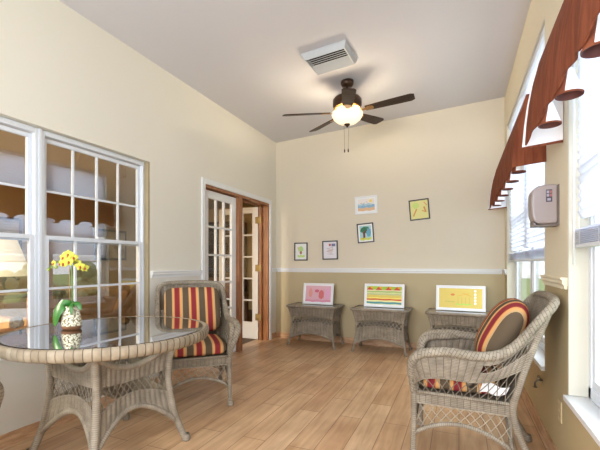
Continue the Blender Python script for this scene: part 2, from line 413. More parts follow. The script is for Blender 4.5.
# ---- door opening
cas = MB()
cas.box(XL, XL+.018, 3.44, 3.50, 0, 2.095).box(XL, XL+.018, 5.065, 5.125, 0, 2.095).box(XL, XL+.018, 3.50, 5.065, 2.035, 2.095)
struct(bevel(cas.build('trim_9', 'white'), .004))
jm = MB()
jm.box(XL-.13, XL-.001, 3.50, 3.53, 0, 2.005).box(XL-.13, XL-.001, 5.035, 5.065, 0, 2.005).box(XL-.13, XL-.001, 3.50, 5.065, 2.005, 2.035)
jm.box(XL-.13, XL-.001, 4.225, 4.31, 0, 2.005)
jm.box(XL-.13, XL-.09, 4.99, 5.035, 0, 2.0).box(XL-.11, XL-.09, 3.53, 5.035, 1.985, 2.005)
struct(jm.build('trim_10', 'trimwood'))
def french_door(name, w, cols=3, rows=5):
    # local: hinge side at y=0, leaf runs to y=w, thickness in x
    h = 1.99; st = .10 ; bot = .26; top = .09
    f = MB().box(-.018, .018, 0, st, .008, h).box(-.018, .018, w-st, w, .008, h).box(-.018, .018, st, w-st, h-top, h).box(-.018, .018, st, w-st, .008, bot)
    ya, yb, za, zb = st, w-st, bot, h-top
    root = struct(bevel(f.build(name, 'white'), .004))
    g = MB()
    for k in range(1, cols): yy = ya+(yb-ya)*k/cols; g.box(-.014, .014, yy-.011, yy+.011, za, zb)
    for k in range(1, rows): zz = za+(zb-za)*k/rows; g.box(-.0135, .0135, ya, yb, zz-.011, zz+.011)
    g.build('muntin_grid', 'white', root)
    MB().box(-.002, .002, ya, yb, za, zb).build('glass', 'glass', root)
    return root
d1 = french_door('door_1', .69); d1.location = (XL-.06, 3.532, 0)
d2 = french_door('door_2', .715); d2.location = (XL-.155, 5.02, 0); d2.rotation_euler = (0, 0, R(88))
for z in (.34, 1.075, 1.79):
    hb = MB().box(-.006, .006, -.004, .045, z-.05, z+.05, 0).tube([(0, 0, z-.052), (0, 0, z+.052)], .008, 8)
    h = hb.build('hinge', 'brass', d2); h.location = (.0, -.0, 0); h.location = (-.022, -.006, 0)
    h2 = MB().box(XL-.14, XL-.09, 4.986, 4.99, z-.05, z+.05)
    struct(h2.build('trim_11', 'brass'))
kn = MB().ball((.05, .65, 1.0), .026, 12).tube([(0, .65, 1.0), (.05, .65, 1.0)], .01).build('door_knob', 'brass', d2)

# ---- right windows (exterior)
def outer_window(name, y0, y1):
    xa, xb = XR+.085, XR+.135; z0, z1 = .47, 2.77
    f = MB().box(xa, xb, y0, y0+.05, z0, z1).box(xa, xb, y1-.05, y1, z0, z1).box(xa, xb, y0, y1, z1-.05, z1).box(xa, xb, y0, y1, z0, z0+.06)
    ym = (y0+y1)/2; f.box(xa, xb, ym-.045, ym+.045, z0, z1)
    w = struct(bevel(f.build(name, 'vinyl'), .004))
    for a, b in ((y0+.05, ym-.045), (ym+.045, y1-.05)):
        s = MB()
        for lo, hi, xx in ((z0+.06, 1.62, xa+.006), (1.6, z1-.05, xa+.026)):
            s.box(xx, xx+.02, a, a+.04, lo, hi).box(xx, xx+.02, b-.04, b, lo, hi).box(xx, xx+.02, a+.04, b-.04, lo, lo+.04).box(xx, xx+.02, a+.04, b-.04, hi-.04, hi)
        sa = s.build('sash', 'vinyl', w)
        MB().box(xa+.014, xa+.018, a+.04, b-.04, z0+.10, 1.58).build('glass', 'glass', sa)
        MB().box(xa+.034, xa+.038, a+.04, b-.04, 1.64, z1-.09).build('glass', 'glass', sa)
    return w
outer_window('window_3', 2.92, 5.05)
outer_window('window_4', .22, 2.35)
for i, (a, b) in enumerate(((2.92, 5.05), (.22, 2.35))):
    struct(bevel(MB().box(XR-.022, XR+.135, a+.001, b-.001, .44, .468).build('trim_%d' % (12+i), 'white'), .004))
    r = MB().box(XR+.001, XR+.135, b-.012, b-.0005, .47, 2.769).box(XR+.001, XR+.135, a+.0005, a+.012, .47, 2.769).box(XR+.001, XR+.135, a, b, 2.758, 2.7695)
    struct(r.build('trim_%d' % (14+i), 'reveal'))

# unseen window added in wall_front behind the viewer for fill light: plain frame
f = MB().box(XL+.32, .2, YF-.08, YF-.04, .3, .36).box(XL+.32, .2, YF-.08, YF-.04, 2.54, 2.6)
for x in (-2.3, -1.47, -.63, .14): f.box(x, x+.06, YF-.08, YF-.04, .36, 2.54)
struct(f.build('unseen_fill_window', 'vinyl'))

# ---- outdoors
struct(MB().box(XR+.2, 40, -20, 40, -.3, -.25).build('ground', 'grass')); bpy.data.objects['ground']['kind'] = 'structure'
def hedge(y0, y1, x):
    m = MB(); rnd = random.Random(3)
    for i in range(120):
        m.ball((x+rnd.uniform(-.4, .4), rnd.uniform(y0, y1), rnd.uniform(-.2, 1.0)), rnd.uniform(.2, .34), 7)
    return m.build('hedge', 'hedge')
tag(hedge(-2, 12, 6.5), 'green clipped hedge outside, seen pale through the window glass', 'hedge')

# ---------------------------------------------------------------- adjoining den
struct(MB().box(-7.2, XL-.2, -1.5, 8.2, -.1, 0).build('floor_den', 'carpet'))
struct(MB().box(-7.2, XL-.13, -1.5, 8.2, 2.55, 2.62).build('ceiling_den', 'denceil'))
struct(MB().box(-7.3, -7.2, -1.5, 8.2, 0, 2.6).build('wall_den_far', 'dentan'))
struct(MB().box(-7.2, XL-.13, 8.2, 8.3, 0, 2.6).build('wall_den_back', 'dentan'))
struct(MB().box(-7.2, XL-.13, -1.6, -1.5, 0, 2.6).build('wall_den_front', 'dentan'))
struct(MB().box(XL-.135, XL-.131, -1.5, .795, 0, 2.6).box(XL-.135, XL-.131, 2.69, 3.5, 0, 2.6).box(XL-.135, XL-.131, 5.065, 8.2, 0, 2.6).box(XL-.135, XL-.131, .795, 2.69, 0, .565).box(XL-.135, XL-.131, .795, 2.69, 2.078, 2.6).box(XL-.135, XL-.131, 3.5, 5.065, 2.035, 2.6).build('wall_den_near', 'dentan'))
t = thing('added_ceiling_light', 'added round flush ceiling light, out of view, brightening the next room', 'ceiling light', (-4.3, -.6, 2.55))  # unseen fixture added to light the den
MB().lathe([(0, -.0), (.3, 0), (.3, -.03), (.27, -.04), (0, -.04)], 32).build('base', 'white', t)
MB().lathe([(.26, -.04), (.24, -.07), (.14, -.095), (0, -.10)], 32).build('diffuser', mat('lit_diffuser', (1, 1, 1, 1), .5, emit=(1, .88, .7, 1), es=2), t)
dl = bpy.data.lights.new('den_fill_light', 'AREA'); dl.shape = 'DISK'; dl.size = .8; dl.energy = 330; dl.color = (1, .9, .74)
o = bpy.data.objects.new('den_fill_light', dl); o.location = (0, 0, -.12); o.parent = t; C.objects.link(o)

# console table with shelf under left window, with lamp, shell, vase
t = thing('console_table', 'brown wooden console table behind the left window panes, bearing the table lamp', 'table', (-3.05, 1.5, 0))
bevel(MB().box(-.2, .2, -.7, .55, .90, .935).build('tabletop', 'midwood', t), .006)
bevel(MB().box(-.18, .18, -.66, .51, .62, .645).build('shelf', 'midwood', t), .004)
for x in (-.17, .17):
    for y in (-.66, .51): MB().box(x-.02, x+.02, y-.02, y+.02, 0, .90).build('leg', 'midwood', t)
t = thing('table_lamp', 'table lamp with cream cone shade on the console behind the left window', 'lamp', (-3.08, 1.72, .935))
MB().lathe([(.0, 0), (.075, 0), (.075, .012), (.02, .03), (.016, .07), (.03, .1), (.014, .14), (0, .14)], 20).build('base', 'steel', t)
sh = MB().lathe([(.085, .40), (.115, .32), (.155, .2), (.19, .12)], 32).lathe([(.082, .40), (.112, .32), (.152, .2), (.187, .12)], 32)
shm = mat('lamp_shade', srgb(226, 214, 184), .8, emit=srgb(255, 228, 176), es=.35); sh.build('lamp_shade', shm, t)
MB().tube([(0, 0, .14), (0, 0, .36)], .006).ball((0, 0, .26), .03).build('bulb', mat('bulb', (1, 1, 1, 1), .4, emit=(1, .85, .6, 1), es=4), t)
MB().tube(smooth([(0, 0, .125), (.03, .04, .12), (.05, .075, .10)]), .006).ball((.05, .078, .098), .014).build('switch', 'steel', t)
t = MB(); rnd = random.Random(5)
for i in range(40):
    a = rnd.uniform(0, 6.28); e = rnd.uniform(-.6, 1.3); d = Vector((math.cos(a)*math.cos(e), math.sin(a)*math.cos(e), math.sin(e)))
    t.ball(tuple(d*.038+Vector((0, 0, .045))), rnd.uniform(.012, .02), 6)
o = t.build('coral_ornament', mat('white_coral', srgb(232, 226, 214), .8)); o.location = (-3.05, 1.80, .655)
tag(o, 'white rounded coral ornament on the shelf behind the left window', 'ornament')
o = MB().lathe([(0, 0), (.03, 0), (.045, .04), (.03, .1), (.018, .13), (.026, .15), (.02, .15), (.012, .13)], 20).build('small_vase', mat('pale_ceramic', srgb(204, 196, 184), .3)); o.location = (-3.05, 1.62, .646)
tag(o, 'small pale vase on the console shelf left of the white coral', 'vase')

# den furniture: sofa, armchair, hutch, picture
def sofa(name, label, cat, loc, rz, w, colr):
    t = thing(name, label, cat, loc, rz)
    m = noise_var(mat('upholstery', colr, .9), colr, tuple(c*.75 for c in colr[:3])+(1,), 12)
    bevel(MB().box(-w/2, w/2, -.42, .42, .08, .30).build('base', m, t), .03, 3)
    bevel(MB().box(-w/2, w/2, .22, .45, .30, .88).build('backrest', m, t), .08, 4)
    for s in (-1, 1):
        bevel(MB().box(s*w/2-.1, s*w/2+.1, -.42, .42, .08, .62).build('armrest', m, t), .07, 4)
    n = 1 if w < 1.2 else 3
    for k in range(n):
        a = -w/2+.1+(w-.2)*k/n; b = a+(w-.2)/n
        bevel(MB().box(a+.005, b-.005, -.44, .22, .30, .46).build('seat_cushion', m, t), .05, 4)
        bevel(MB().box(a+.005, b-.005, .08, .26, .46, .86).build('back_cushion', m, t), .06, 4)
    return t
sofa('sofa', 'tan upholstered sofa in the room behind the window, right of the orchid', 'sofa', (-4.1, 3.3, 0), R(-90), 1.9, srgb(176, 142, 98))
sofa('armchair', 'brown upholstered armchair seen through the closed glazed door', 'armchair', (-3.9, 5.6, 0), R(30), .85, srgb(120, 88, 66))
t = thing('display_cabinet', 'dark wooden glazed cabinet against the far wall of the next room', 'cabinet', (-5.4, 7.9, 0))
cb = MB().box(-.6, .6, -.25, .2, 0, .9).box(-.6, -.56, -.2, .2, .9, 2.1).box(.56, .6, -.2, .2, .9, 2.1).box(-.6, .6, .17, .2, .9, 2.1).box(-.6, .6, -.22, .2, 2.08, 2.14)
for z in (1.25, 1.6, 1.9): cb.box(-.56, .56, -.17, .17, z, z+.02)
bevel(cb.build('body', 'darkwood', t), .005)
for s in (-1, 1):
    d = MB().box(min(0, s*.56), max(0, s*.56), -.27, -.25, .06, .86).build('door', 'darkwood', t)
    MB().ball((s*.06, -.285, .5), .015).build('knob', 'brass', d)
for k, (y, z) in enumerate(((6.2, 1.55), (3.9, 1.6))):
    t = thing('framed_picture', ['dark framed picture on the next room wall, seen through the glazed door', 'dark framed picture on the next room wall, seen through the right window'][k], 'picture', (-7.18, y, z))
    MB().box(-.02, .02, -.42, .42, -.34, .34).build('frame', 'black', t)
    MB().box(.0, .024, -.37, .37, -.29, .29).build('print', noise_var(mat('muted_print', (1, 1, 1, 1), .7), srgb(120, 110, 90), srgb(190, 180, 150), 4), t)

# ---------------------------------------------------------------- blinds
def blind(y0, y1, zt, zb, label, xc, tilt, wand=None):
    t = thing('window_blind', label, 'blind', (xc, (y0+y1)/2, zt), 0, 'white horizontal slat blinds')
    w = y1-y0
    bevel(MB().box(-.03, .03, -w/2, w/2, -.05, 0).build('headrail', 'vinyl', t), .003)
    s = MB(); pitch = .043; n = int((zt-.06-zb-.10)/pitch); hw = .0235
    for k in range(n):
        z = -.075-k*pitch
        dx, dz = hw*math.cos(tilt), hw*math.sin(tilt)
        nx, nz = -math.sin(tilt)*.0013, math.cos(tilt)*.0013
        arc = [(q, .0055*(1-q*q)) for q in (-1, -.5, 0, .5, 1)]
        ux, uz = dx, -dz; cx_, cz_ = -math.sin(tilt), -math.cos(tilt)
        lowp = [(ux*q+cx_*h, z+uz*q+cz_*h) for q, h in arc]; upp = [(ux*q+cx_*(h-.0022), z+uz*q+cz_*(h-.0022)) for q, h in reversed(arc)]
        s.prism(lowp+upp, 'y', -w/2+.004, w/2-.004)
    s.build('slats', 'blind', t)
    st = MB()   # leftover slats bunched above bottom rail
    for k in range(9):
        z = zb-zt+.022+k*.0085
        st.box(-.025, .025, -w/2+.004, w/2-.004, z, z+.003)
    st.build('stacked_slats', 'blind', t)
    bevel(MB().box(-.026, .026, -w/2+.002, w/2-.002, zb-zt, zb-zt+.018).build('bottom_rail', 'vinyl', t), .003)
    c = MB()
    for k in (.1, .37, .63, .9):
        y = -w/2+w*k
        for x in (-.027, .027): c.tube([(x, y, -.05), (x, y, zb-zt+.01)], .0012, 4)
    c.build('ladder_cord', 'lining', t)
    if wand:
        y, zz = wand
        MB().tube([(-.034, y, -.045), (-.036, y, zz-zt)], .0055, 8).build('tilt_wand', 'white', t)
    return t
XB = XR+.042
blind(4.0, 5.03, 2.756, 1.165, 'white slat blind on the far window, its half nearer the back wall', XB, R(60))
blind(2.94, 3.985, 2.756, 1.165, 'white slat blind on the far window, behind the wall dispenser', XB, R(60))
blind(1.30, 2.31, 2.756, 1.225, 'white slat blind on the near window, its half beside the dispenser pillar', XB, R(60), (.46, 1.14))
blind(.24, 1.285, 2.756, 1.225, 'white slat blind on the near window, its half nearest the viewer', XB, R(60))

# ---------------------------------------------------------------- valances
PROF = [(1.78, .333), (1.90, .340), (2.0, .350), (2.12, .370), (2.20, .392), (2.25, .405)]
def prof(z):
    if z <= PROF[0][0]: return PROF[0][1]
    for (a, xa), (b, xb) in zip(PROF, PROF[1:]):
        if z <= b: return xa+(xb-xa)*(z-a)/(b-a)
    return PROF[-1][1]
def valance(y0, y1, n, label):
    t = thing('window_valance', label, 'valance', (0, 0, 0), 0, 'rust brown pleated valances')
    per = (y1-y0)/n; zt = 2.25
    def hem(y):
        q = ((y1-.40-y)/.33) % 1.0; q = abs(q-.5)*2           # 1 at bells, 0 mid swag
        return 1.782+.058*(1-q**2.2)
    def pt(u, v, off=0):
        y = y0+(y1-y0)*u; h = hem(y); z = h+(zt-h)*v
        fold = (1-v)**1.3
        q = 2*math.pi*(y1-.40-y)/.33
        x = prof(z)+.012*fold*(1-math.cos(q))-.004*fold*math.cos(3*q+1)
        return (x+off, y, z)
    nu = n*24
    m = MB().surf(lambda u, v: pt(u, v), nu, 16, 0)
    m.surf(lambda u, v: pt(1-u, v, .006), nu, 16, 1)
    # hem edge
    b = len(m.v)
    m.surf(lambda u, v: (pt(u, 0)[0]+.006*v, pt(u, 0)[1], pt(u, 0)[2]-.0), nu, 1, 0)
    m.build('swag_panel', ['rust', 'lining'], t)
    # returns to the wall
    for k, (ye, s) in enumerate(((y0, -1), (y1, 1))):
        r = MB(); zs = [1.782+(zt-1.782)*i/12 for i in range(13)]
        out = [(prof(z)-.012*(1-i/12), z) for i, z in enumerate(zs)]+[(XR-.003, zt), (XR-.003, 1.80)]
        ya, yb = ye, ye+s*.004
        r.prism(out, 'y', ya, yb, 0)
        yc = ye-s*.0015
        r.prism([(p[0]+.003, p[1]+.012) if i < 12 else (p[0], p[1]) for i, p in enumerate(out[:13])]+[(XR-.004, zt-.002), (XR-.004, 1.813)], 'y', yc, ya-s*.0002, 1)
        r.build('return_flap', ['rust', 'lining'], t)
    for k in range(n-1):
        bells = MB()
        y = y1-.40-.33*k
        cx = prof(1.84)+.044
        def cone(a0, a1, mi, seg):
            bells.lathe([(.045, 0), (.036, .03), (.024, .065), (.012, .10)], seg, (cx, y, 1.776), mi, a0=a0, a1=a1)
        cone(R(120), R(240), 0, 10); cone(R(-120), R(120), 1, 16)
        bells.lathe([(.0455, -.001), (.0458, .006)], 24, (cx, y, 1.776), 0)
        bells.lathe([(.0455, -.001), (.041, .0), (.032, .03), (.020, .06), (.01, .095)], 24, (cx, y, 1.776), 2)
        bells.build('pleat_bell', ['rust', 'lining', 'brownlin'], t)
    MB().box(.408, XR-.002, y0+.004, y1-.004, zt-.012, zt+.004).build('mounting_board', 'rust', t)
    return t
valance(2.86, 5.06, 7, 'rust brown pleated valance over the far window near the back wall')
valance(.16, 2.43, 7, 'rust brown pleated valance over the near window, running out of the picture')

# ---------------------------------------------------------------- ceiling vent
VX, VY = -1.125, 3.42
t = thing('ceiling_vent', 'grey louvred air vent on the ceiling in front of the fan', 'vent', (VX, VY, zc(VX)), R(-2))
t.rotation_euler = (0, -math.atan(.185/3.14), R(-3))
w, d, h = .215, .175, .06
b = MB()
def fr(w0, d0, z0, w1, d1, z1):
    k = len(b.v)
    b.v.extend([Vector(p) for p in ((-w0, -d0, z0), (w0, -d0, z0), (w0, d0, z0), (-w0, d0, z0), (-w1, -d1, z1), (w1, -d1, z1), (w1, d1, z1), (-w1, d1, z1))])
    for i in range(4):
        j = (i+1) % 4; b.face([k+i, k+j, k+4+j, k+4+i], None, 0, False)
fr(w, d, 0, w, d, -.02); fr(w, d, -.02, w-.022, d-.022, -h); fr(w-.022, d-.022, -h, w-.028, d-.028, -h); fr(w-.028, d-.028, -h, w-.028, d-.028, -.01)
b.build('frame', 'ventm', t)
MB().box(-w+.028, w-.028, -d+.028, d-.028, -.012, -.004).build('duct_cavity', 'dark', t)
s = MB()
for i in range(9):
    y = -d+.044+i*(2*d-.088)/8
    sg = -1 if i < 5 else 1
    s.prism([(y-.015, -h+.004+(.014 if sg > 0 else 0)), (y+.015, -h+.004+(0 if sg > 0 else .014)), (y+.015, -h+.007+(0 if sg > 0 else .014)), (y-.015, -h+.007+(.014 if sg > 0 else 0))], 'x', -w+.028, w-.028)
s.build('louvre', 'ventm', t)

# ---------------------------------------------------------------- ceiling fan
FX, FY = -1.11, 3.97
fan = thing('ceiling_fan', 'dark bladed ceiling fan with lit bowl light', 'ceiling fan', (FX, FY, 0))
zt = zc(FX)
MB().lathe([(0, zt+.003), (.07, zt+.003), (.07, zt-.03), (.055, zt-.055), (.018, zt-.06)], 28).build('canopy', 'bronze', fan)
MB().lathe([(.016, zt-.05), (.016, 2.92)], 14).build('downrod', 'bronze', fan)
MB().lathe([(.03, 2.95), (.06, 2.935), (.135, 2.925), (.155, 2.90), (.155, 2.84), (.14, 2.815), (.08, 2.81)], 40).build('motor_housing', 'bronze', fan)
MB().lathe([(.14, 2.815), (.10, 2.805), (.075, 2.79), (.07, 2.75), (.05, 2.745)], 40).lathe([(.141, 2.812), (.149, 2.808), (.149, 2.80), (.138, 2.796)], 40).build('switch_housing', mat('antique_gold', srgb(176, 132, 78), .3, .8), fan)
bowl = mat('lit_frosted_glass', srgb(255, 246, 226), .4, emit=(1, .84, .6, 1), es=.42)
MB().lathe([(.155, 2.765), (.168, 2.76), (.165, 2.735), (.145, 2.70), (.105, 2.665), (.055, 2.645), (0, 2.64)], 40).build('light_bowl', bowl, fan)
MB().lathe([(0, 2.605), (.008, 2.61), (.012, 2.622), (.028, 2.632), (.034, 2.645), (.0, 2.65)], 20).build('finial', 'bronze', fan)
for s in (-1, 1):
    c = MB().tube([(s*.03, -.03, 2.68), (s*.022, -.03, 2.5), (s*.02, -.03, 2.37)], .0016, 5); c.lathe([(0, 0), (.007, .004), (.008, .025), (.003, .042), (0, .044)], 10, (s*.02, -.03, 2.33))
    c.build('pull_chain', 'bronze', fan)
GX, GY = .075, .115
for k in range(5):
    a = R(-1+72*k)
    rot = Matrix.Rotation(a, 4, 'Z'); pit = Matrix.Rotation(R(-12), 4, 'X')
    # outline along +x from .2 to .70
    out = [(.20, -.045), (.30, -.055), (.55, -.066), (.665, -.068), (.70, -.048), (.70, .048), (.665, .068), (.55, .066), (.30, .055), (.20, .045)]
    b = MB().prism(out, 'z', -.004, .004)
    def lift(v):
        v = rot @ (pit @ v); return Vector((v.x, v.y, v.z+2.77+GX*v.x+GY*v.y))
    b.v = [lift(v) for v in b.v]
    bl = b.build('blade', 'darkwood', fan)
    br = MB().prism([(.10, -.018), (.19, -.02), (.25, -.042), (.28, -.03), (.29, 0), (.28, .03), (.25, .042), (.19, .02), (.10, .018)], 'z', -.010, -.005)
    br.v = [lift(v) if v.x > .15 else lift(v)+Vector((0, 0, .0)) for v in br.v]
    br.build('blade_bracket', bpy.data.materials['antique_gold'], bl)
for k in range(3):
    pl = bpy.data.lights.new('fan_bulb_light', 'POINT'); pl.energy = 11; pl.color = (1, .84, .6); pl.shadow_soft_size = .03
    o = bpy.data.objects.new('fan_bulb_light', pl); C.objects.link(o)
    o.parent = fan; o.location = (.122*math.cos(R(35+120*k)), .122*math.sin(R(35+120*k)), 2.775)

# ---------------------------------------------------------------- wicker helpers
def woven(mb, fn, w, h, cols, s0=0, s1=1, t0=0, t1=1, nv=10, amp=.006, th=.003, mi=0):
    """woven sheet over fn(s,t) with rounded upright columns, both faces"""
    sub = 4; nu = cols*sub; us = cols*.026/(s1-s0); e = 1e-3
    def nrm(s, t):
        p = Vector(fn(s, t)); a = Vector(fn(min(s+e, 1), t))-Vector(fn(max(s-e, 0), t)); b = Vector(fn(s, min(t+e, 1)))-Vector(fn(s, max(t-e, 0)))
        n = a.cross(b); return p, (n.normalized() if n.length > 1e-9 else Vector((0, 0, 1)))
    def mk(sign):
        def f(u, v):
            u_ = u if sign > 0 else 1-u
            s = s0+(s1-s0)*u_; t = t0+(t1-t0)*v
            p, n = nrm(s, t)
            return p+n*sign*(th*.5+amp*abs(math.sin(math.pi*u_*cols)))
        return f
    for sg in (1, -1): mb.surf(mk(sg), nu, nv, mi, lambda u, v: (cols*.026*u, (t0+(t1-t0)*v)*h))
def lattice(mb, fn, n, s0=0, s1=1, t0=0, t1=1, r=.0023, lean=1.0, mi=0, seg=3):
    ds = (s1-s0)/n
    for k in range(-1, n+1):
        for sg in (1, -1):
            a = s0+ds*(k+.5)-sg*lean*ds*.5; b = s0+ds*(k+.5)+sg*lean*ds*.5+sg*lean*ds*.0
            pts = []
            for i in range(seg+1):
                q = i/seg; s = a+(b-a)*q
                if s < s0-1e-6 or s > s1+1e-6: continue
                pts.append(Vector(fn(s, t0+(t1-t0)*q)))
            if len(pts) >= 2: mb.tube(pts, r, 4, mi=mi, cap=False)

# ---------------------------------------------------------------- wicker armchair
def make_chair(label):
    t = thing('wicker_armchair', label, 'armchair', (0, 0, 0), 0)
    side = [(.245, .0, .40), (.268, -.008, .50), (.300, -.005, .57), (.318, .025, .625), (.314, .09, .648), (.305, .19, .657), (.304, .29, .648), (.303, .37, .648), (.302, .45, .668), (.300, .51, .712), (.298, .565, .775), (.296, .615, .842), (.290, .66, .898), (.268, .69, .935), (.215, .705, .953), (.11, .712, .961), (0, .714, .963)]
    full = [(-x, y, z) for x, y, z in side[:-1]]+[(x, y, z) for x, y, z in reversed(side)]
    path = smooth(full, 5)
    rr = []
    for p in path:
        rr.append(.021 if p.z < .5 else (.027 if p.y < .5 else .024))
    MB().tube(path, rr, 10).build('arm_and_back_rail', 'braid', t)
    for sx in (-1, 1):
        pp = smooth([(sx*.243, .008, .41), (sx*.247, .004, .50), (sx*.262, .004, .565), (sx*.276, .03, .612), (sx*.276, .09, .632), (sx*.284, .17, .636), (sx*.30, .24, .635)], 5)
        MB().tube(pp, [.017+.008*math.sin(math.pi*i/(len(pp)-1)) for i in range(len(pp))], 10).build('arm_roll', 'braid', t)
    # smooth right/left rail curves for panels, arc-lengthed
    half = smooth(side[1:13], 6)
    al = [0]
    for a, b in zip(half, half[1:]): al.append(al[-1]+(b-a).length)
    def railp(s, sx):
        d = s*al[-1]
        for i in range(len(al)-1):
            if d <= al[i+1]+1e-9:
                q = (d-al[i])/(al[i+1]-al[i]); p = half[i].lerp(half[i+1], q); return Vector((p.x*sx, p.y, p.z))
        p = half[-1]; return Vector((p.x*sx, p.y, p.z))
    for sx in (-1, 1):
        def fn(s, tt, sx=sx):
            bot = Vector((sx*(.25+.03*s), .015+.49*s, .395)); top = railp(.03+.97*s, sx)
            p = bot.lerp(top, tt); p.x += sx*.01*math.sin(math.pi*tt); return p
        m = MB()
        lattice(m, fn, 12, 0, 1, 0, .42, .0023, 1.3)
        woven(m, fn, .62, .30, 11, 0, .56, .42, 1, 8)
        woven(m, fn, .62, .30, 8, .56, 1, .42, .62, 5)
        lattice(m, fn, 8, .56, 1, .62, .82)
        woven(m, fn, .62, .30, 8, .56, 1, .80, 1, 4)
        m.tube([fn(i/16, .42) for i in range(17)], .005, 6, mi=1)
        m.tube([fn(.56+.44*i/8, .62) for i in range(9)], .004, 6, mi=1); m.tube([fn(.56+.44*i/8, .81) for i in range(9)], .004, 6, mi=1)
        m.build('side_panel', ['wick', 'wrap'], t)
    # back panel
    def bk(s, tt):
        x = -1+2*s
        top = Vector((x*.275, .68+.03*(1-x*x), .925+.028*(1-abs(x)**3))); bot = Vector((x*.275, .505, .395))
        p = bot.lerp(top, tt); p.y += .02*math.sin(math.pi*tt)*(1-x*x); return p
    m = MB(); woven(m, bk, .55, .6, 18, 0, 1, 0, .45, 10); lattice(m, bk, 18, 0, 1, .45, .62); woven(m, bk, .55, .6, 18, 0, 1, .62, 1, 8)
    for q in (.45, .62): m.tube([bk(i/12, q) for i in range(13)], .005, 6, mi=1)
    m.build('back_panel', ['wick', 'wrap'], t)
    # legs
    for sx in (-1, 1):
        p = [(sx*.245, 0, .42), (sx*.243, .0, .2), (sx*.246, -.003, .06), (sx*.25, -.005, .0)]
        m = MB().tube(smooth(p, 4), .017, 9); m.lathe([(0, 0), (.02, .0), (.026, .012), (.022, .034), (.017, .045)], 14, (sx*.25, -.005, 0)); m.build('leg', 'wrap', t)
        p = [(sx*.290, .660, .885), (sx*.287, .63, .80), (sx*.284, .575, .64), (sx*.278, .53, .48), (sx*.270, .508, .36), (sx*.266, .545, .22), (sx*.27, .625, .06), (sx*.27, .655, 0)]
        m = MB().tube(smooth(p, 4), .018, 9); m.lathe([(0, 0), (.02, .0), (.026, .012), (.022, .034), (.017, .045)], 14, (sx*.27, .655, 0)); m.build('leg', 'wrap', t)
    # apron ring + lattice skirts + arches
    cor = [(-.245, .0), (.245, .0), (.272, .505), (-.272, .505)]
    ap = MB(); la = MB(); ar = MB()
    for i in range(4):
        a, b = cor[i], cor[(i+1) % 4]; ln = math.dist(a, b)
        low = .15
        def arch(s): return low+.095*math.sin(math.pi*s)**.8 if 0 < s < 1 else low
        def f1(s, tt, a=a, b=b): return (a[0]+(b[0]-a[0])*s, a[1]+(b[1]-a[1])*s, .335+.065*tt)
        woven(ap, f1, ln, .065, 15, nv=3, amp=.003)
        def f2(s, tt, a=a, b=b): return (a[0]+(b[0]-a[0])*s, a[1]+(b[1]-a[1])*s, arch(s)+(.338-arch(s))*tt)
        lattice(la, f2, 10, 0, 1, 0, 1, .0023, 1.8)
        la_t = [f1(k/8, 0) for k in range(9)]; la.tube(la_t, .004, 6)
        ar.tube([f2(k/16, 0) for k in range(17)], .0125, 8)
        ap.tube([f1(k/4, 1) for k in range(5)], .012, 8)
    ap.build('seat_apron', 'wick', t); la.build('skirt_lattice', 'strand', t); ar.build('arched_stretcher', 'wrap', t)
    woven_seat = MB().surf(lambda u, v: (-.255+.51*u, .01+.49*v, .392), 12, 12, 0, lambda u, v: (u*.5, v*.5)); woven_seat.surf(lambda u, v: (.255-.51*u, .01+.49*v, .386), 12, 12, 0, lambda u, v: (u*.5, v*.5))
    woven_seat.build('seat', 'wick', t)
    return t
def sgn(x, e): return math.copysign(abs(x)**e, x)
def make_cushion(name, label, cat, a, b, c, e1=.35, e2=.3, sag=0):
    m = MB()
    def fn(u, v):
        th = 2*math.pi*u; ph = math.pi*(v-.5)
        x = a*sgn(math.cos(ph), e1)*sgn(math.cos(th), e2); y = b*sgn(math.cos(ph), e1)*sgn(math.sin(th), e2); z = c*sgn(math.sin(ph), e1*1.6)
        z *= .78+.22*(1-(x/a)**2)*(1-(y/b)**2)*1.0+.1
        z += sag*(y/b)**2*.02
        return (x, y, z)
    m.surf(fn, 48, 24)
    o = m.build(name, 'stripe'); tag(o, label, cat)
    return o
chair = make_chair('wicker armchair with striped cushions beyond the round glass table, left wall')
chair.location = (-1.885, 2.442, 0); chair.rotation_euler = (0, 0, R(43.5))
sc_ = make_cushion('seat_cushion', 'striped seat cushion in the armchair beyond the round table', 'cushion', .238, .238, .058)
bc_ = make_cushion('back_cushion', 'striped back cushion upright in the armchair beyond the round table', 'cushion', .245, .205, .055)
def place(o, chair, lx, ly, lz, rx=0, rz=0, ry=0):
    th = chair.rotation_euler.z
    o.location = (chair.location.x+lx*math.cos(th)-ly*math.sin(th), chair.location.y+lx*math.sin(th)+ly*math.cos(th), lz)
    o.rotation_euler = (rx, ry, th+rz)
place(sc_, chair, 0, .225, .462); place(bc_, chair, 0, .50, .728, R(70))
chair2 = dup(chair); chair2['label'] = 'wicker armchair by the windows, seen from its side at right'
chair2.location = (-.245, 2.56, 0); chair2.rotation_euler = (0, 0, R(-90))
sc2 = dup(sc_); sc2['label'] = 'striped seat cushion of the right armchair, seen through its side lattice'; place(sc2, chair2, 0, .232, .462, 0, R(90))
bc2 = make_cushion('back_cushion', 'plump striped back cushion leaning in the right armchair by the windows', 'cushion', .225, .215, .095, .6, .62)
place(bc2, chair2, 0, .475, .742, R(62))
chair3 = dup(chair); chair3['label'] = 'wicker armchair at the far left edge, only a sliver of its arm showing'
chair3.location = (-2.19, 1.03, 0); chair3.rotation_euler = (0, 0, R(180))
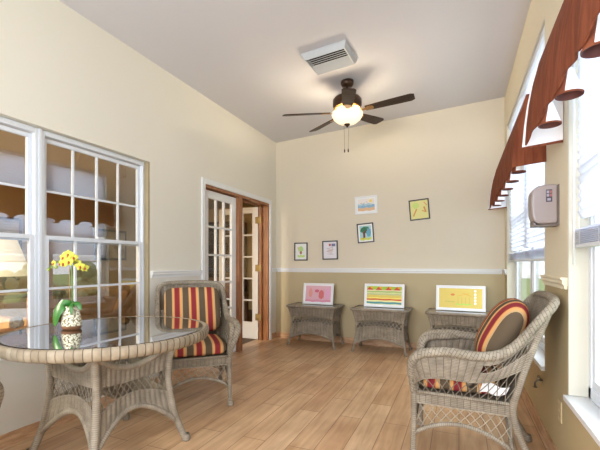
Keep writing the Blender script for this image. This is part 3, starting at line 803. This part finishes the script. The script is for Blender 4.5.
# care tag hanging on the right armchair's seat cushion
TGX = .241
m = MB().surf(lambda u, v: (TGX+.0015+.004*math.sin(v*5), .35+.13*u+.02*v, .435+.06*v-.02*u*v+.008*math.sin(u*7)), 8, 5)
m.surf(lambda u, v: (TGX-.0015+.004*math.sin(v*5), .48-.13*u+.02*v, .435+.06*v-.02*(1-u)*v+.008*math.sin((1-u)*7)), 8, 5)
tg = m.build('care_tag', 'lining', sc2); tg.location = (-.235, 0, -.462); tg.rotation_euler = (0, 0, R(-90))
m = MB().lathe([(0, 0), (.02, 0), (.022, .003), (.0, .004)], 18); tb = m.build('tie_button', 'steel', sc2); tb.rotation_euler = (R(90), 0, 0); tb.location = (.07, -.239, .012)

# ---------------------------------------------------------------- round table
TX, TY = -1.990, 1.725
tb = thing('round_table', 'round wicker table with glass top by the left windows', 'table', (TX, TY, 0), R(22.7+14))
RR = .585
def mod(a, r, z):
    q = (a*92/(2*math.pi)) % 1.0
    return 1+(.0065*abs(math.sin(math.pi*q))**.6 if r > RR-.045 else 0)
MB().lathe([(RR-.036, .728), (RR-.032, .737), (RR-.02, .741), (RR-.004, .736), (RR, .72), (RR-.001, .70), (RR-.008, .682), (RR-.022, .674), (RR-.045, .68), (RR-.046, .70), (RR-.036, .728)], 92*6, mod=mod).build('tabletop_rim', 'rimwrap', tb)
gt = MB().lathe([(0, .731), (RR-.037, .731), (RR-.037, .739), (0, .739)], 72); gt.sm = [False]*len(gt.sm); gt.build('glass_top', 'tglass', tb)
def post(k):
    a = math.pi/2*k-math.pi/2
    pr = [(.42, .676), (.375, .64), (.345, .55), (.335, .44), (.345, .32), (.375, .18), (.41, .08), (.445, 0)]
    return a, [(r*math.cos(a), r*math.sin(a), z) for r, z in pr], pr
def prad(z):
    pr = post(0)[2]
    for (r1, z1), (r2, z2) in zip(pr, pr[1:]):
        if z >= z2: return r1+(r2-r1)*(z1-z)/(z1-z2)
    return pr[-1][0]
for k in range(4):
    a, p, pr = post(k)
    m = MB().tube(smooth(p, 4), .021, 10); m.lathe([(0, 0), (.022, 0), (.029, .014), (.024, .036), (.02, .046)], 14, (p[-1][0], p[-1][1], 0)); m.build('leg', 'wrap', tb)
arc = MB(); lower = MB()
for k in range(4):
    a0 = math.pi/2*k-math.pi/2; a1 = a0+math.pi/2
    def at(s, z):
        r = prad(z); A = Vector((r*math.cos(a0), r*math.sin(a0), z)); B = Vector((r*math.cos(a1), r*math.sin(a1), z))
        p = A.lerp(B, s); c = math.sin(math.pi*s)*.03; d = Vector((math.cos((a0+a1)/2), math.sin((a0+a1)/2), 0)); return p-d*c
    up = lambda s: .665-.125*math.sin(math.pi*s)**.75 if 0 < s < 1 else .665
    lo = lambda s: .13+.17*math.sin(math.pi*s)**.8 if 0 < s < 1 else .13
    fn = lambda s, tt: at(s, lo(s)+(up(s)-lo(s))*tt)
    pm = MB()
    woven(pm, fn, .48, .5, 15, 0, 1, .0, .36, 8); lattice(pm, fn, 12, 0, 1, .36, .66, .0025, 1.4); woven(pm, fn, .48, .5, 15, 0, 1, .66, 1, 8)
    for q in (.36, .66): pm.tube([fn(i/12, q) for i in range(13)], .004, 6)
    pm.build('side_panel', 'wick', tb)
    arc.tube([fn(i/20, 1) for i in range(21)], .018, 9); lower.tube([fn(i/20, 0) for i in range(21)], .016, 9)
ring = [(.42*math.cos(2*math.pi*i/48), .42*math.sin(2*math.pi*i/48), .672) for i in range(48)]
arc.tube(ring, .014, 8, closed=True)
for k in range(4):
    a = math.pi/2*k; arc.tube([(.40*math.cos(a), .40*math.sin(a), .672), (.548*math.cos(a), .548*math.sin(a), .69)], .012, 8)
arc.build('upper_rail', 'wrap', tb); lower.build('arched_stretcher', 'wrap', tb)

# ---------------------------------------------------------------- side tables
def make_side(label):
    t = thing('side_table', label, 'side table', (0, 0, 0), 0, 'wicker side tables along the back wall')
    W2, D2 = .358, .20
    H = .56
    rim = [(-W2+.03, -D2, H-.01), (W2-.03, -D2, H-.01), (W2-.008, -D2+.008, H-.01), (W2, -D2+.03, H-.01), (W2, D2-.03, H-.01), (W2-.008, D2-.008, H-.01), (W2-.03, D2, H-.01), (-W2+.03, D2, H-.01), (-W2+.008, D2-.008, H-.01), (-W2, D2-.03, H-.01), (-W2, -D2+.03, H-.01), (-W2+.008, -D2+.008, H-.01)]
    MB().tube(rim, .018, 8, closed=True).build('tabletop_rim', 'wrap', t)
    MB().box(-W2+.012, W2-.012, -D2+.012, D2-.012, H-.012, H-.002).build('glass_top', 'tglass', t)
    MB().box(-W2+.012, W2-.012, -D2+.012, D2-.012, H-.024, H-.0125).build('woven_top', 'wick', t)
    pr = [(.045, .0), (.062, .12), (.074, .25), (.068, .36), (.048, .46), (.02, .54)]   # inset vs height
    ins = lambda z: next((a[0]+(b[0]-a[0])*(z-a[1])/(b[1]-a[1]) for a, b in zip(pr, pr[1:]) if z <= b[1]+1e-9), pr[-1][0])
    ins0 = lambda z: ins(z)-.028*(1-z/.54)
    for sx in (-1, 1):
        for sy in (-1, 1):
            p = [(sx*(W2-ins0(z)), sy*(D2-ins0(z)*.8), z) for _, z in reversed(pr)]
            m = MB().tube(smooth(p, 3), .014, 8); m.lathe([(0, 0), (.017, 0), (.021, .01), (.018, .028), (.014, .034)], 12, (p[-1][0], p[-1][1], 0)); m.build('leg', 'wrap', t)
    pm = [MB(), MB(), MB(), MB()]; ar = MB()
    for i, (ax, ay, bx, by, n) in enumerate(((-1, -1, 1, -1, 15), (1, -1, 1, 1, 8), (1, 1, -1, 1, 15), (-1, 1, -1, -1, 8))):
        def at(s, z, ax=ax, ay=ay, bx=bx, by=by):
            A = Vector((ax*(W2-ins0(z)), ay*(D2-ins0(z)*.8), z)); B = Vector((bx*(W2-ins0(z)), by*(D2-ins0(z)*.8), z)); return A.lerp(B, s)
        lo = lambda s: .10+.085*math.sin(math.pi*s)**.8 if 0 < s < 1 else .10
        def fn(s, tt):
            z = lo(s)+(.538-lo(s))*tt; return at(s, z)
        ln = .6 if i % 2 == 0 else .3
        woven(pm[i], fn, ln, .4, n, 0, 1, 0, .46, 7, .008); lattice(pm[i], fn, n-3, 0, 1, .45, .68, .0036, 1.3, 1); woven(pm[i], fn, ln, .4, n, 0, 1, .67, 1, 5, .008)
        for q in (.455, .675): pm[i].tube([fn(k/8, q) for k in range(9)], .0045, 6)
        pm[i].build('side_panel', ['wick', 'strand'], t)
        ar.tube([fn(k/14, 0) for k in range(15)], .0115, 8)
    ar.build('arched_stretcher', 'wrap', t)
    return t
st = make_side('leftmost of three wicker side tables, carrying the pink picture')
st.location = (-1.865, 5.03, 0); st.rotation_euler = (0, 0, R(-2))
s2 = dup(st); s2['label'] = 'middle wicker side table, carrying the rainbow striped picture'; s2.location = (-.935, 5.01, 0)
s3 = dup(st); s3['label'] = 'rightmost wicker side table, carrying the yellow picture behind the armchair'; s3.location = (.0, 4.99, 0)
s3.rotation_euler = (0, 0, R(-2))

# ---------------------------------------------------------------- pictures
def poly(mb, pts, y, mi): # flat shape in local xz, slightly proud of paper
    b = len(mb.v); mb.v += [Vector((p[0], y, p[1])) for p in pts]; mb.face(list(range(b, b+len(pts))), None, mi, False)
def blob(cx, cz, rx, rz, n=14, j=.12, seed=1):
    rn = random.Random(seed); return [(cx+rx*math.cos(2*math.pi*i/n)*(1+rn.uniform(-j, j)), cz+rz*math.sin(2*math.pi*i/n)*(1+rn.uniform(-j, j))) for i in range(n)]
def rect(x0, x1, z0, z1): return [(x0, z0), (x1, z0), (x1, z1), (x0, z1)]
def wavy(x0, x1, z0, z1, amp=.003, n=12, ph=0):
    return [(x0+(x1-x0)*i/n, z0+amp*math.sin(i*1.3+ph)) for i in range(n+1)]+[(x1-(x1-x0)*i/n, z1+amp*math.sin((n-i)*1.3+ph+.5)) for i in range(n+1)]
pmats = {}
def col(*c):
    if c not in pmats: pmats[c] = mat('crayon_%d_%d_%d' % c, srgb(*c), .8, spec=.2)
    return pmats[c]
def picture(name, label, w, h, fmat, fw, mw, shapes, loc, roll=0, lean=0, rz=0, depth=.018, paper=(240, 240, 238), inner=None):
    """frame standing in the local xz plane, front toward -y, origin centre back"""
    t = thing(name, label, 'picture', loc, rz); t.rotation_euler = (lean, roll, rz)
    f = MB(); a, b = w/2, h/2
    f.box(-a, -a+fw, -depth, 0, -b, b).box(a-fw, a, -depth, 0, -b, b).box(-a+fw, a-fw, -depth, 0, b-fw, b).box(-a+fw, a-fw, -depth, 0, -b, -b+fw)
    f.box(-a+fw*.5, a-fw*.5, -depth*.3, -.001, -b+fw*.5, b-fw*.5)
    bevel(f.build('frame', fmat, t), .0015, 1)
    mats = [col(*paper)]; m = MB(); y = -depth*.45
    poly(m, rect(-a+fw, a-fw, -b+fw, b-fw), y, 0)
    ix, iz = a-fw-mw, b-fw-mw
    lst = ([(rect(-1, 1, -1, 1), inner)] if inner else [])+shapes
    for k, (pts, c) in enumerate(lst):
        c = col(*c)
        if c not in mats: mats.append(c)
        poly(m, [(p[0]*ix, p[1]*iz) for p in pts], y-.0003*(k+1), mats.index(c))
    m.build('drawing', mats, t)
    return t
def line(x0, z0, x1, z1, w=.03):
    d = math.hypot(x1-x0, z1-z0) or 1; nx, nz = -(z1-z0)/d*w/2, (x1-x0)/d*w/2
    return [(x0-nx, z0-nz), (x1-nx, z1-nz), (x1+nx, z1+nz), (x0+nx, z0+nz)]
YW = YB-.001
picture('framed_drawing', 'black framed drawing of a green tree, lowest at left by the door', .215, .27, 'black', .016, .012,
        [(blob(0, .35, .5, .4, seed=3), (176, 212, 140)), (rect(-.1, .1, -.4, .1), (150, 110, 80)), (blob(0, -.15, .25, .22, seed=4), (160, 120, 90)), (wavy(-.7, .8, -.8, -.5, .05), (186, 214, 130)), (line(-.7, .6, -.3, -.2, .06), (222, 160, 150)), (blob(-.55, .5, .15, .15), (226, 180, 140))],
        (-2.198, YW, 1.322), 0, paper=(226, 230, 230))
picture('framed_drawing', 'black framed pencil sketch hung second from the left', .235, .275, 'black', .016, .012,
        [(rect(-.2, .15, .55, .85), (176, 90, 90)), (rect(.25, .9, .5, .85), (120, 124, 160)), (line(-.6, .2, .5, .35, .05), (170, 140, 140)), (line(.5, .35, .1, -.6, .05), (170, 140, 140)), (line(-.5, -.5, .6, -.55, .05), (180, 150, 150)), (blob(0, -.1, .5, .3, seed=8), (214, 204, 206)), (line(-.6, -.2, .6, .1, .06), (190, 150, 140))],
        (-1.737, YW, 1.338), R(-1), paper=(226, 224, 232))
picture('framed_drawing', 'white framed beach drawing with a yellow sun', .315, .25, 'white', .026, .012,
        [(wavy(-1, 1, -.95, -.45, .05), (222, 186, 150)), (wavy(-1, 1, -.45, .0, .06), (140, 178, 204)), (wavy(-1, .7, -.1, .2, .08, ph=2), (170, 200, 214)), (blob(.55, .6, .2, .25), (236, 214, 120)), (line(-.7, .35, -.5, .3, .06), (200, 130, 120)), (line(0, .5, .2, .4, .06), (190, 120, 120)), (line(-.3, .1, -.2, .4, .05), (140, 130, 140))],
        (-1.205, YW, 1.967), R(-2), inner=(232, 226, 222), paper=(238, 240, 242))
picture('framed_drawing', 'black framed drawing of a tree on blue, below the white frame', .235, .275, 'black', .016, .020,
        [(blob(0, .4, .85, .5, seed=2), (84, 138, 110)), (blob(.55, .0, .4, .6, seed=5), (110, 168, 196)), (blob(-.3, .5, .5, .3, seed=6), (70, 122, 96)), (rect(-.42, -.08, -.8, .15), (130, 70, 50)), (line(-.2, .1, .3, .4, .14), (120, 66, 50)), (wavy(-1, 1, -1, -.68, .08), (206, 216, 110)), (blob(-.5, -.75, .2, .12), (220, 190, 60))],
        (-1.214, YW, 1.573), R(-4), inner=(168, 206, 214), paper=(242, 242, 240))
picture('framed_drawing', 'black framed yellow drawing, rightmost and alone on the wall', .258, .275, 'black', .016, .004,
        [(blob(-.4, .5, .4, .35, seed=9), (200, 218, 130)), (line(-.75, -.7, -.3, .1, .16), (206, 150, 96)), (line(.55, .3, .75, -.35, .18), (206, 148, 90)), (line(.3, -.1, .65, -.3, .12), (210, 160, 100)), (line(.6, .8, .9, .4, .08), (220, 140, 110))],
        (-.488, YW, 1.862), R(-4.5), inner=(222, 216, 150), paper=(222, 216, 150))
LZ = .5585
def standing(w, h, x, y, lean, rz, *a, **k):
    return picture('framed_artwork', a[0], w, h, 'white', .022, k.pop('mw'), a[1], (x, y, LZ+h/2*math.cos(lean)+.004), 0, -lean, rz, depth=.016, **k)
standing(.46, .30, -1.85, 5.10, R(9), R(-2), 'white framed pink artwork leaning on the leftmost side table',
         [(blob(-.6, .1, .15, .6, seed=2), (226, 160, 150)), (blob(-.1, .35, .18, .2), (206, 110, 130)), (blob(.25, -.1, .22, .6, seed=7), (214, 120, 120)), (blob(.75, 0, .2, .7, seed=5), (226, 170, 200)), (wavy(-1, 1, -1, -.75, .05), (220, 150, 170)), (line(.45, -.6, .45, .6, .02), (206, 140, 170))],
         mw=.014, inner=(222, 178, 190), paper=(240, 240, 244))
rb = [(-1, -.78, (244, 240, 190)), (-.92, -.70, (96, 156, 160)), (-.70, -.52, (240, 236, 170)), (-.52, -.36, (222, 108, 70)), (-.36, -.22, (244, 226, 120)), (-.22, .05, (224, 204, 110)), (.05, .2, (196, 200, 150)), (.2, .34, (214, 220, 160)), (.34, .5, (176, 200, 120)), (.5, .62, (240, 220, 190)), (.62, 1, (170, 200, 80))]
sh = [(wavy(-1, 1, a, b, .02, ph=i), c) for i, (a, b, c) in enumerate(rb)]
for cx in (-.82, -.3, .26, .74): sh.append(([(cx-.2, .6), (cx+.2, .6), (cx, .98)], (206, 86, 70))); sh.append((blob(cx+.1, .86, .08, .1), (240, 170, 60)))
standing(.53, .31, -.92, 5.10, R(9), R(-2), 'white framed rainbow striped artwork leaning on the middle side table', sh, mw=.012, inner=(240, 232, 170), paper=(240, 240, 250))
sh = [(blob(-.35, .35, .1, .12), (222, 140, 90)), (line(-.7, -.35, -.25, -.4, .05), (190, 190, 110)), (wavy(-.2, .5, -.7, -.55, .03), (190, 220, 110))]
for k in range(4): sh.append((line(-.1+.17*k, -.6, -.1+.17*k, .1, .025), (206, 190, 110)))
sh += [(line(-.15, .2, .4, .5, .04), (226, 180, 90)), (line(.1, .55, .5, .2, .04), (226, 170, 90))]
for z in (.75, .4, .1, -.2, -.5): sh.append((blob(.68, z, .06, .13, seed=int(z*10+20)), (250, 246, 230)))
standing(.56, .31, .015, 5.08, R(9), R(-2), 'white framed yellow artwork leaning on the rightmost side table', sh, mw=.012, inner=(226, 204, 116), paper=(240, 240, 250))

# ---------------------------------------------------------------- dispenser
dp = thing('wall_dispenser', 'taupe plastic dispenser mounted on the pillar between the windows', 'dispenser', (XR, 2.585, 1.36))
prof_d = [(-.008, .015), (-.10, .012), (-.125, .03), (-.135, .07), (-.138, .14), (-.136, .19), (-.126, .215), (-.10, .230), (-.05, .237), (-.008, .234)]
o = MB().prism(prof_d, 'y', -.065, .065).build('cover', 'grey', dp); bevel(o, .012, 3)
MB().box(-.008, 0, -.06, .06, .005, .232).build('back_plate', 'greydk', dp)
o = MB().prism([(-.008, .0), (-.125, .0), (-.128, .03), (-.11, .008), (-.008, .014)], 'y', -.055, .055).build('drip_base', 'greydk', dp)
lb = MB().box(-.066, -.036, -.0668, -.0645, .135, .205, 0)
for k, mi in enumerate((2, 1, 2, 1)): lb.box(-.063+.0145*(k % 2), -.051+.0145*(k % 2), -.0675, -.0660, .165+.019*(k//2), .18+.019*(k//2), mi)
lb.box(-.060, -.043, -.0675, -.066, .142, .156, 2)
lb.build('label', ['label', 'labred', 'labpale'], dp)

# ---------------------------------------------------------------- small wall fittings
v = thing('wall_valve', 'small dark metal valve with two handles under the far window sill', 'valve', (XR, 2.99, .33))
MB().tube([(0, 0, .03), (-.03, 0, .03), (-.045, 0, .01), (-.045, 0, -.02)], .006, 8).lathe([(0, 0), (.014, 0), (.014, .004), (0, .004)], 12, (-.045, 0, -.022)).build('spout', 'steel', v)
MB().tube([(-.02, -.03, .045), (-.02, .03, .045)], .006, 8).tube([(-.02, 0, .03), (-.02, 0, .045)], .004).ball((-.02, -.03, .045), .009).ball((-.02, .03, .045), .009).build('handle', 'steel', v)
v = thing('wall_outlet', 'tan wall outlet low on the pillar beside the near window sill', 'outlet', (XR, 2.50, .33))
bevel(MB().box(-.006, 0, -.036, .036, -.058, .058).build('cover_plate', mat('tan_plate', srgb(200, 180, 140), .5), v), .002)
for z in (-.022, .022): bevel(MB().box(-.008, -.005, -.016, .016, z-.014, z+.014).build('socket', mat('tan_socket', srgb(176, 156, 118), .5), v), .002)

# ---------------------------------------------------------------- orchid
PX, PY = -2.222, 1.632
oc = thing('potted_orchid', 'yellow orchid in a mosaic stone pot standing on the glass table', 'orchid', (PX, PY, .7395))
pm_ = mat('mosaic_pot', srgb(214, 208, 180), .6)
tc = N(pm_, 'ShaderNodeTexCoord'); vo = N(pm_, 'ShaderNodeTexVoronoi'); vo.inputs['Scale'].default_value = 90; L(pm_, tc.outputs['Object'], vo.inputs['Vector'])
cr = N(pm_, 'ShaderNodeValToRGB'); cr.color_ramp.elements[0].color = srgb(240, 236, 214); cr.color_ramp.elements[1].color = srgb(110, 96, 60); cr.color_ramp.elements[0].position = .35; cr.color_ramp.elements[1].position = .75
L(pm_, vo.outputs['Distance'], cr.inputs[0])
sx = N(pm_, 'ShaderNodeSeparateXYZ'); L(pm_, tc.outputs['Object'], sx.inputs[0])
lt = N(pm_, 'ShaderNodeMath', operation='LESS_THAN'); L(pm_, sx.outputs[2], lt.inputs[0]); lt.inputs[1].default_value = .024
mx = N(pm_, 'ShaderNodeMix', data_type='RGBA'); L(pm_, lt.outputs[0], mx.inputs[0]); L(pm_, cr.outputs[0], mx.inputs[6]); mx.inputs[7].default_value = srgb(128, 88, 60)
L(pm_, mx.outputs[2], P(pm_).inputs['Base Color'])
MB().lathe([(0, 0), (.052, 0), (.062, .012), (.062, .03), (.058, .07), (.05, .11), (.042, .145), (.034, .15), (.03, .13), (0, .13)], 28, mod=lambda a, r, z: 1+.05*math.sin(2*a+1)+.02*math.sin(5*a)).build('pot', pm_, oc)
leafm = mat('leaf_green', srgb(48, 110, 40), .35)
Rv = Vector((.9225, .386, 0)); Fv = Vector((-.386, .9225, 0)); Uz = Vector((0, 0, 1))
def leaf(a, b, c, w):
    ctr = smooth([a, b, c], 8); n = len(ctr)
    m = MB()
    d = (Vector(c)-Vector(a)); sd = d.cross(Uz); sd = sd.normalized() if sd.length > 1e-3 else Rv
    def fn(u, v):
        i = u*(n-1); k = min(int(i), n-2); p = ctr[k].lerp(ctr[k+1], i-k)
        ww = w*math.sin(math.pi*min(1, .08+u*.92))**.6 if u < 1 else 0
        return p+LD*(v-.5)*ww+Uz*abs(v-.5)*ww*.3
    LD = sd
    m.surf(fn, 12, 4); return m.build('leaf', leafm, oc)
def cs(x, z, f=0): return Rv*x+Uz*z+Fv*f
def leaf2(pts, w, face):
    ctr = smooth(pts, 8); n = len(ctr); m = MB()
    def fn(u, v, o=0):
        i = u*(n-1); k = min(int(i), n-2); p = ctr[k].lerp(ctr[k+1], i-k); tdir = (ctr[k+1]-ctr[k]).normalized()
        sd = tdir.cross(face).normalized(); ww = w*max(0, math.sin(math.pi*(.06+.94*u)))**.55
        return p+sd*(v-.5)*ww+face*(-.25*(abs(v-.5)*2)**2*ww*.4+o)
    m.surf(fn, 14, 6); m.surf(lambda u, v: fn(u, 1-v, -.0015), 14, 6)
    return m.build('leaf', leafm, oc)
leaf2([cs(0, .13, 0), cs(-.035, .165, -.03), cs(-.07, .11, -.055), cs(-.082, .025, -.06)], .075, (-Fv*.9-Rv*.3).normalized())
leaf2([cs(0, .13, 0), cs(.02, .165, -.02), cs(.055, .165, -.02), cs(.075, .125, -.02)], .035, (-Fv*.6+Uz*.6).normalized())
leaf2([cs(0, .13, 0), cs(-.01, .17, .02), cs(-.05, .175, .04), cs(-.09, .14, .05)], .035, (Uz-Fv*.4).normalized())
leaf2([cs(0, .13, 0), cs(.01, .16, -.03), cs(.03, .15, -.06), cs(.04, .10, -.07)], .03, (-Fv*.8+Uz*.5).normalized())
stem = smooth([cs(.002, .13), cs(.004, .25), cs(.0, .40), cs(-.012, .47), cs(-.06, .455), cs(-.12, .42), cs(-.16, .39)], 6)
MB().tube(stem, .0032, 7).build('stem', mat('stem_green', srgb(108, 150, 80), .5), oc)
stem2 = smooth([cs(0, .40), cs(.03, .43), cs(.07, .40)], 5); MB().tube(stem2, .0025, 6).build('stem', bpy.data.materials['stem_green'], oc)
MB().tube([cs(-.02, .13, .01), cs(-.02, .40, .01)], .0025, 6).build('support_stake', mat('stake', srgb(170, 140, 100), .6), oc)
ymat = mat('orchid_yellow', srgb(200, 198, 72), .6); rmat = mat('orchid_throat', srgb(168, 70, 40), .6)
ymat2 = mat('orchid_bud', srgb(150, 170, 60), .6)
def flower(c, nv, sc=1.0):
    nv = nv.normalized(); a = nv.orthogonal().normalized(); a = (Uz-nv*Uz.dot(nv)).normalized(); b = nv.cross(a)
    m = MB(); rn = random.Random(int(c.x*9999))
    for k, (ang, ln, wd) in enumerate(((90, .036, .026), (18, .038, .036), (162, .038, .036), (234, .034, .024), (306, .034, .024))):
        d = b*math.cos(R(ang))+a*math.sin(R(ang)); sd = nv.cross(d)
        def fn(u, v):
            ww = wd*math.sin(math.pi*(.1+.86*u))**.7
            return c+d*ln*sc*u+sd*(v-.5)*ww*sc+nv*(.006*sc*math.sin(u*2.6)-.004*(abs(v-.5)*2)**2)
        m.surf(fn, 5, 4, 0)
    m.ball(c+nv*.006*sc-a*.004*sc, (.008*sc, .008*sc, .010*sc), 8, 1)
    m.ball(c+nv*.010*sc-a*.013*sc, (.007*sc, .007*sc, .006*sc), 8, 1)
    return m.build('flower', [ymat, rmat], oc)
oc.scale = (.9, .9, .96)
fv = -Fv
for x, z, f, n, s in ((-.012, .482, -.02, fv+Rv*.2+Uz*.2, 1.05), (.022, .462, -.015, fv+Rv*.6, .95), (-.045, .462, -.02, fv-Rv*.3, 1.0), (.0, .435, -.03, fv, 1.0), (-.045, .425, -.02, fv-Rv*.2-Uz*.3, 1.0), (.065, .405, -.01, fv+Rv*.4-Uz*.1, 1.0), (.085, .395, .01, fv+Rv*.9, .9), (-.078, .425, .0, fv-Rv*.6, .8), (-.118, .425, -.01, fv-Rv*.4, .72), (.03, .43, .01, fv+Rv*.3+Uz*.3, .9), (-.025, .455, .02, fv-Rv*.1+Uz*.8, .9)):
    flower(cs(x, z, f), n, s*.86)
bd = MB().ball(cs(-.16, .385), (.009, .009, .012), 8); bd.build('bud', ymat2, oc)
bd = MB().ball(cs(-.142, .40, .01), (.008, .008, .010), 8); bd.build('bud', ymat2, oc)
bd = MB().ball(cs(-.10, .40, -.01), (.009, .009, .012), 8); bd.build('bud', ymat2, oc)
